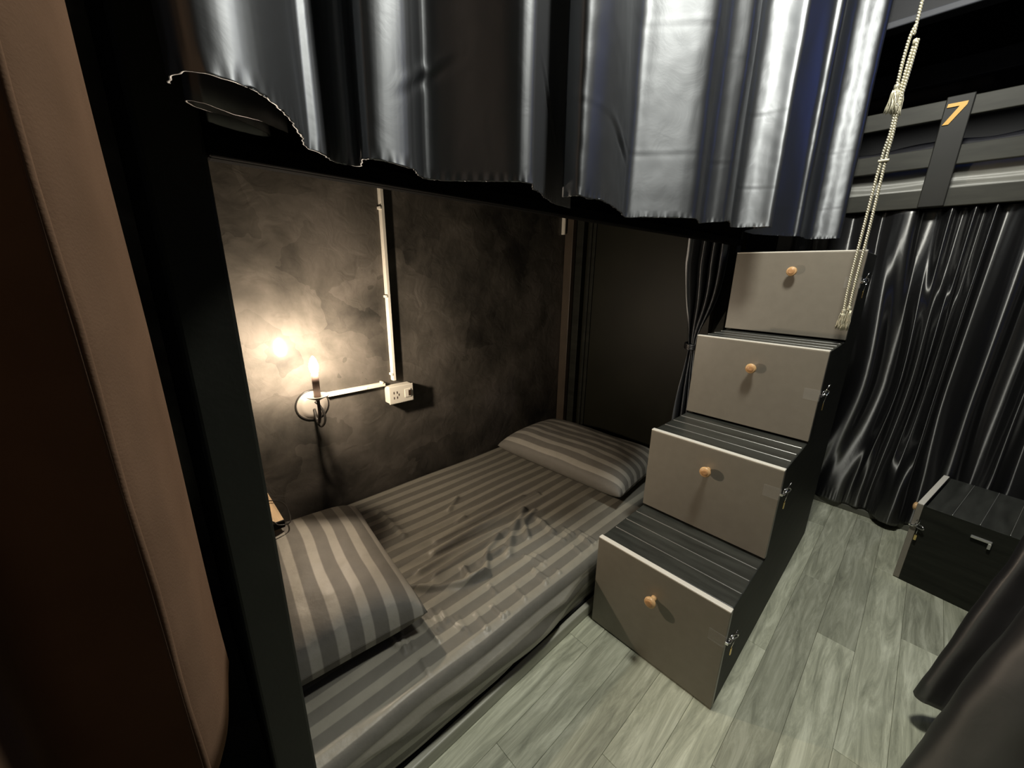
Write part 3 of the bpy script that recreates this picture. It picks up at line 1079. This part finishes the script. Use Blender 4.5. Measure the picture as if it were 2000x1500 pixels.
def bedding(name, x0, x1, y0, y1, z0, z1, mat, amp, seed, ripple=0.0):
    nx, ny, nc = 26, 150, 14
    verts, faces = [], []
    prof = []
    r = min(0.03, (z1 - z0) * 0.4)
    for i in range(nc):
        prof.append((x0, z0 + (z1 - r - z0) * i / nc))
    for i in range(8):
        a = PI / 2 * i / 8
        prof.append((x0 + r * (1 - math.cos(a)), z1 - r + r * math.sin(a)))
    for i in range(nx + 1):
        prof.append((x0 + r + (x1 - x0 - r) * i / nx, z1))
    prof.append((x1, z0))
    for j in range(ny + 1):
        yv = y0 + (y1 - y0) * j / ny
        for k, (px, pz) in enumerate(prof):
            d = amp * noise.noise(Vector((yv * 6, px * 7, pz * 18 + seed))) + 0.5 * amp * noise.noise(Vector((yv * 3, px * 9, pz * 60 + seed)))
            rp = ripple * math.sin(pz * 190 + 3 * noise.noise(Vector((yv * 3, seed, 0))))
            if k < nc:
                verts.append((px - d - rp, yv, pz))
            elif k == len(prof) - 1:
                verts.append((px, yv, pz))
            else:
                verts.append((px - 0.4 * d, yv, pz + d))
    n = len(prof)
    for j in range(ny):
        for k in range(n - 1):
            a = j * n + k
            faces.append((a, a + 1, a + n + 1, a + n))
    faces.append(tuple(range(n))[::-1])
    faces.append(tuple(ny * n + k for k in range(n)))
    faces.append((0, ny * n, ny * n + n - 1, n - 1))
    return mesh_obj(name, verts, faces, mat, None, True)


o = bedding('mattress', XB + 0.050, XF - 0.03, -1.15, 0.70, 1.4765, 1.600, 'greysheet', 0.008, 4, 0.004)
tag(o, 'pale grey sheeted mattress behind the numbered guard rail', 'mattress')
rebase_mesh(o, (2.9, -0.2, 1.4765))
o = bedding('blanket', XB + 0.11, XF - 0.2, -1.05, 0.62, 1.614, 1.70, 'darksheet', 0.02, 9, 0.0)
tag(o, 'dark rumpled blanket lying on the far upper mattress', 'blanket')
rebase_mesh(o, (2.9, -0.2, 1.604))

# ------------------------------------------------------------------ curtain below the far bunk
ridges = [(0.270, .028), (0.235, -.015), (0.195, .008), (0.160, .026), (0.125, .020), (0.105, -.034), (0.055, -.036), (0.026, .028), (0.002, -.034), (-0.020, -.030), (-0.038, .028), (-0.060, -.036), (-0.078, -.010), (-0.092, .036), (-0.112, -.034), (-0.150, -.020), (-0.185, .026), (-0.215, .022), (-0.240, -.030), (-0.290, -.034), (-0.32, .02), (-0.37, -.03), (-0.43, .025), (-0.50, -.03), (-0.58, .02)]
top7 = [(2.470, 0.62), (2.455, 0.54), (2.475, 0.47), (2.450, 0.40), (2.475, 0.33)] + [(2.470 - 0.55 * a, yv) for yv, a in ridges]
mid7 = [(2.470, 0.62), (2.450, 0.54), (2.470, 0.47), (2.445, 0.40), (2.470, 0.33)] + [(2.470 - 0.95 * a, yv) for yv, a in ridges]
hem7 = []
for yv, a in ridges:
    hem7.append((2.475 - 1.1 * a, yv - 0.02 * gauss(yv - 0.06, 0.06)))
hem7 = [(2.475, 0.62), (2.445, 0.54), (2.475, 0.47), (2.445, 0.40), (2.470, 0.33), (2.440, 0.275), (2.455, 0.225), (2.440, 0.18), (2.435, 0.125), (2.460, 0.09), (2.445, 0.05), (2.47, 0.02), (2.445, -0.005), (2.41, -0.025), (2.385, -0.050), (2.375, -0.075), (2.395, -0.100), (2.43, -0.115), (2.455, -0.145), (2.43, -0.19), (2.43, -0.235), (2.47, -0.275), (2.44, -0.32), (2.47, -0.37), (2.44, -0.43), (2.47, -0.50), (2.44, -0.58)]


def disp7(u, s, z, t):
    d = 0.0018 * noise.noise(Vector((s * 6, z * 3, 8))) + 0.003 * noise.noise(Vector((s * 16, z * 9, 18))) * gauss(z - 0.1, 0.35)
    return d


c = curtain('satin_curtain', [(0.036, hem7), (0.70, mid7), (1.428, top7)], 'satin_deep', None, 420, 100, disp7, 0.002, seed=3)
tag(c, 'glossy black satin curtain hanging below the numbered bunk down to floor', 'curtain', 'black satin curtains')
rebase_mesh(c, (2.45, 0.0, 0.036))

# ------------------------------------------------------------------ curtain in the right foreground
fr_hem = [(1.42, -0.30), (1.38, -0.25), (1.345, -0.205), (1.315, -0.184), (1.292, -0.195), (1.295, -0.235), (1.285, -0.275), (1.245, -0.275), (1.200, -0.235), (1.140, -0.205), (1.070, -0.172), (1.020, -0.170), (0.985, -0.215), (0.960, -0.275), (0.905, -0.290), (0.850, -0.250), (0.790, -0.240), (0.745, -0.300), (0.680, -0.330), (0.600, -0.310)]
fr_top = [(x, yv - 0.155) for x, yv in fr_hem]
c = curtain('satin_curtain', [(0.098, fr_hem), (1.42, fr_top)], 'satin_matt', None, 320, 80, lambda u, s, z, t: 0.006 * noise.noise(Vector((s * 6, z * 4, 21))) + 0.003 * noise.noise(Vector((s * 20, z * 12, 22))), 0.001, seed=4)
tag(c, 'dark satin curtain flaring into the right foreground above the floor', 'curtain', 'black satin curtains')
rebase_mesh(c, (1.1, -0.24, 0.098))

# ------------------------------------------------------------------ brown-lined curtain in the left foreground
bc = thing('lined_curtain', 'brown matt curtain hanging close in the left foreground', 'curtain')
fold = [(-0.060, 0.300), (-0.040, 0.268), (-0.0240, 0.262), (-0.0135, 0.280), (-0.0070, 0.305), (-0.0015, 0.340), (0.0000, 0.362), (-0.008, 0.382), (-0.030, 0.392), (-0.060, 0.392)]
curtain('back_fold', [(0.818, fold), (2.3, fold)], 'brown', bc, 90, 70, lambda u, s, z, t: 0.0035 * noise.noise(Vector((s * 12, z * 3.5, 41))), 0.0, 0.002)
front = [(-0.0204, 0.2350), (-0.024, 0.2375), (-0.040, 0.246), (-0.060, 0.256), (-0.076, 0.264), (-0.0825, 0.258), (-0.084, 0.235), (-0.084, 0.200), (-0.090, 0.150)]
curtain('front_fold', [(0.70, front), (2.3, front)], 'brown', bc, 80, 60, lambda u, s, z, t: 0.0012 * noise.noise(Vector((s * 12, z * 6, 44))), 0.0, 0.002)
bm = bmesh.new()
add_tube(bm, [(-0.0200 + 0.0005 * math.sin(k * 1.3), 0.2358, 0.70 + 1.6 * k / 60) for k in range(61)], 0.0016, 8)
bm_obj('hem_seam', bm, 'brown', bc, True)
rebase(bc, (-0.03, 0.3, 0.70))

# ------------------------------------------------------------------ twisted tieback cord with tassels
rope = thing('tieback_cord', 'twisted silvery cord with tassels hanging before the top drawer', 'cord')


def twisted(name, pts, r=0.0026, pitch=0.014):
    P = catmull(pts, 0.0022)
    bm = bmesh.new()
    s = 0.0
    A, B = [], []
    for i, p in enumerate(P):
        if i:
            s += (p - P[i - 1]).length
        a = 2 * PI * s / pitch
        d = Vector((math.cos(a), math.sin(a), 0)) * r * 0.85
        A.append(p + d)
        B.append(p - d)
    add_tube(bm, A, r, 5)
    add_tube(bm, B, r, 5)
    return bm_obj(name, bm, 'rope', rope, True)


def tassel(name, x, y, z0, z1, r0, r1, seed):
    bm = bmesh.new()
    rr = random.Random(seed)
    for k in range(26):
        a = 2 * PI * rr.random()
        q = math.sqrt(rr.random())
        e = z1 + (z0 - z1) * (0.0 + 0.15 * rr.random())
        pts = []
        for j in range(6):
            f = j / 5
            rad = r0 + (r1 - r0) * f ** 0.7
            w_ = 0.0012 * math.sin(f * 9 + k)
            pts.append((x + math.cos(a) * rad * q + w_, y + math.sin(a) * rad * q + w_, z0 + (e - z0) * f))
        add_tube(bm, pts, 0.0011, 4)
    return bm_obj(name, bm, 'rope', rope, True)


def binding(x, y, z, r, h):
    return lathe('binding', [(r * 0.8, 0), (r, h * 0.15), (r, h * 0.85), (r * 0.8, h)], (0, 0, 1), (x, y, z), 'rope', rope, 16)


RX, RY = 1.700, 0.190
twisted('cord_strand', [(RX, RY + 0.006, 2.619), (RX, RY + 0.005, 2.2), (RX, RY + 0.004, 1.80)])
twisted('cord_strand', [(RX, RY + 0.004, 1.825), (RX - 0.004, RY + 0.010, 1.80), (RX - 0.004, RY + 0.013, 1.74), (RX - 0.004, RY + 0.012, 1.66)])
twisted('cord_strand', [(RX + 0.003, RY - 0.002, 1.79), (RX + 0.002, RY + 0.002, 1.72), (RX + 0.002, RY + 0.004, 1.62)])
twisted('cord_strand', [(RX - 0.003, RY - 0.008, 1.785), (RX - 0.002, RY - 0.006, 1.72), (RX, RY - 0.002, 1.64)])
binding(RX, RY - 0.003, 1.776, 0.006, 0.012)
binding(RX - 0.004, RY + 0.012, 1.672, 0.007, 0.012)
tassel('tassel', RX - 0.004, RY + 0.013, 1.675, 1.610, 0.005, 0.016, 1)
tassel('tassel', RX + 0.004, RY - 0.001, 1.668, 1.600, 0.005, 0.013, 2)
twisted('cord_strand', [(RX, RY + 0.003, 1.66), (RX, RY + 0.002, 1.56), (RX, RY + 0.007, 1.49), (RX, RY + 0.009, 1.30), (RX, RY + 0.010, 1.13), (RX, RY + 0.007, 1.04)])
twisted('cord_strand', [(RX + 0.002, RY - 0.001, 1.66), (RX + 0.002, RY - 0.004, 1.56), (RX + 0.002, RY - 0.003, 1.49), (RX + 0.002, RY - 0.005, 1.30), (RX + 0.002, RY - 0.004, 1.13), (RX + 0.002, RY - 0.005, 1.05)])
bm = bmesh.new()
add_box(bm, RX - 0.006, RX + 0.007, RY - 0.012, RY + 0.014, 1.484, 1.490, 0.0015, 2)
bm_obj('binding', bm, 'rope', rope)
binding(RX, RY + 0.007, 1.034, 0.006, 0.014)
binding(RX + 0.002, RY - 0.005, 1.044, 0.006, 0.014)
tassel('tassel', RX, RY + 0.008, 1.036, 0.978, 0.005, 0.011, 3)
tassel('tassel', RX + 0.002, RY - 0.007, 1.046, 0.978, 0.005, 0.011, 4)
rebase(rope, (RX, RY, 0.978))
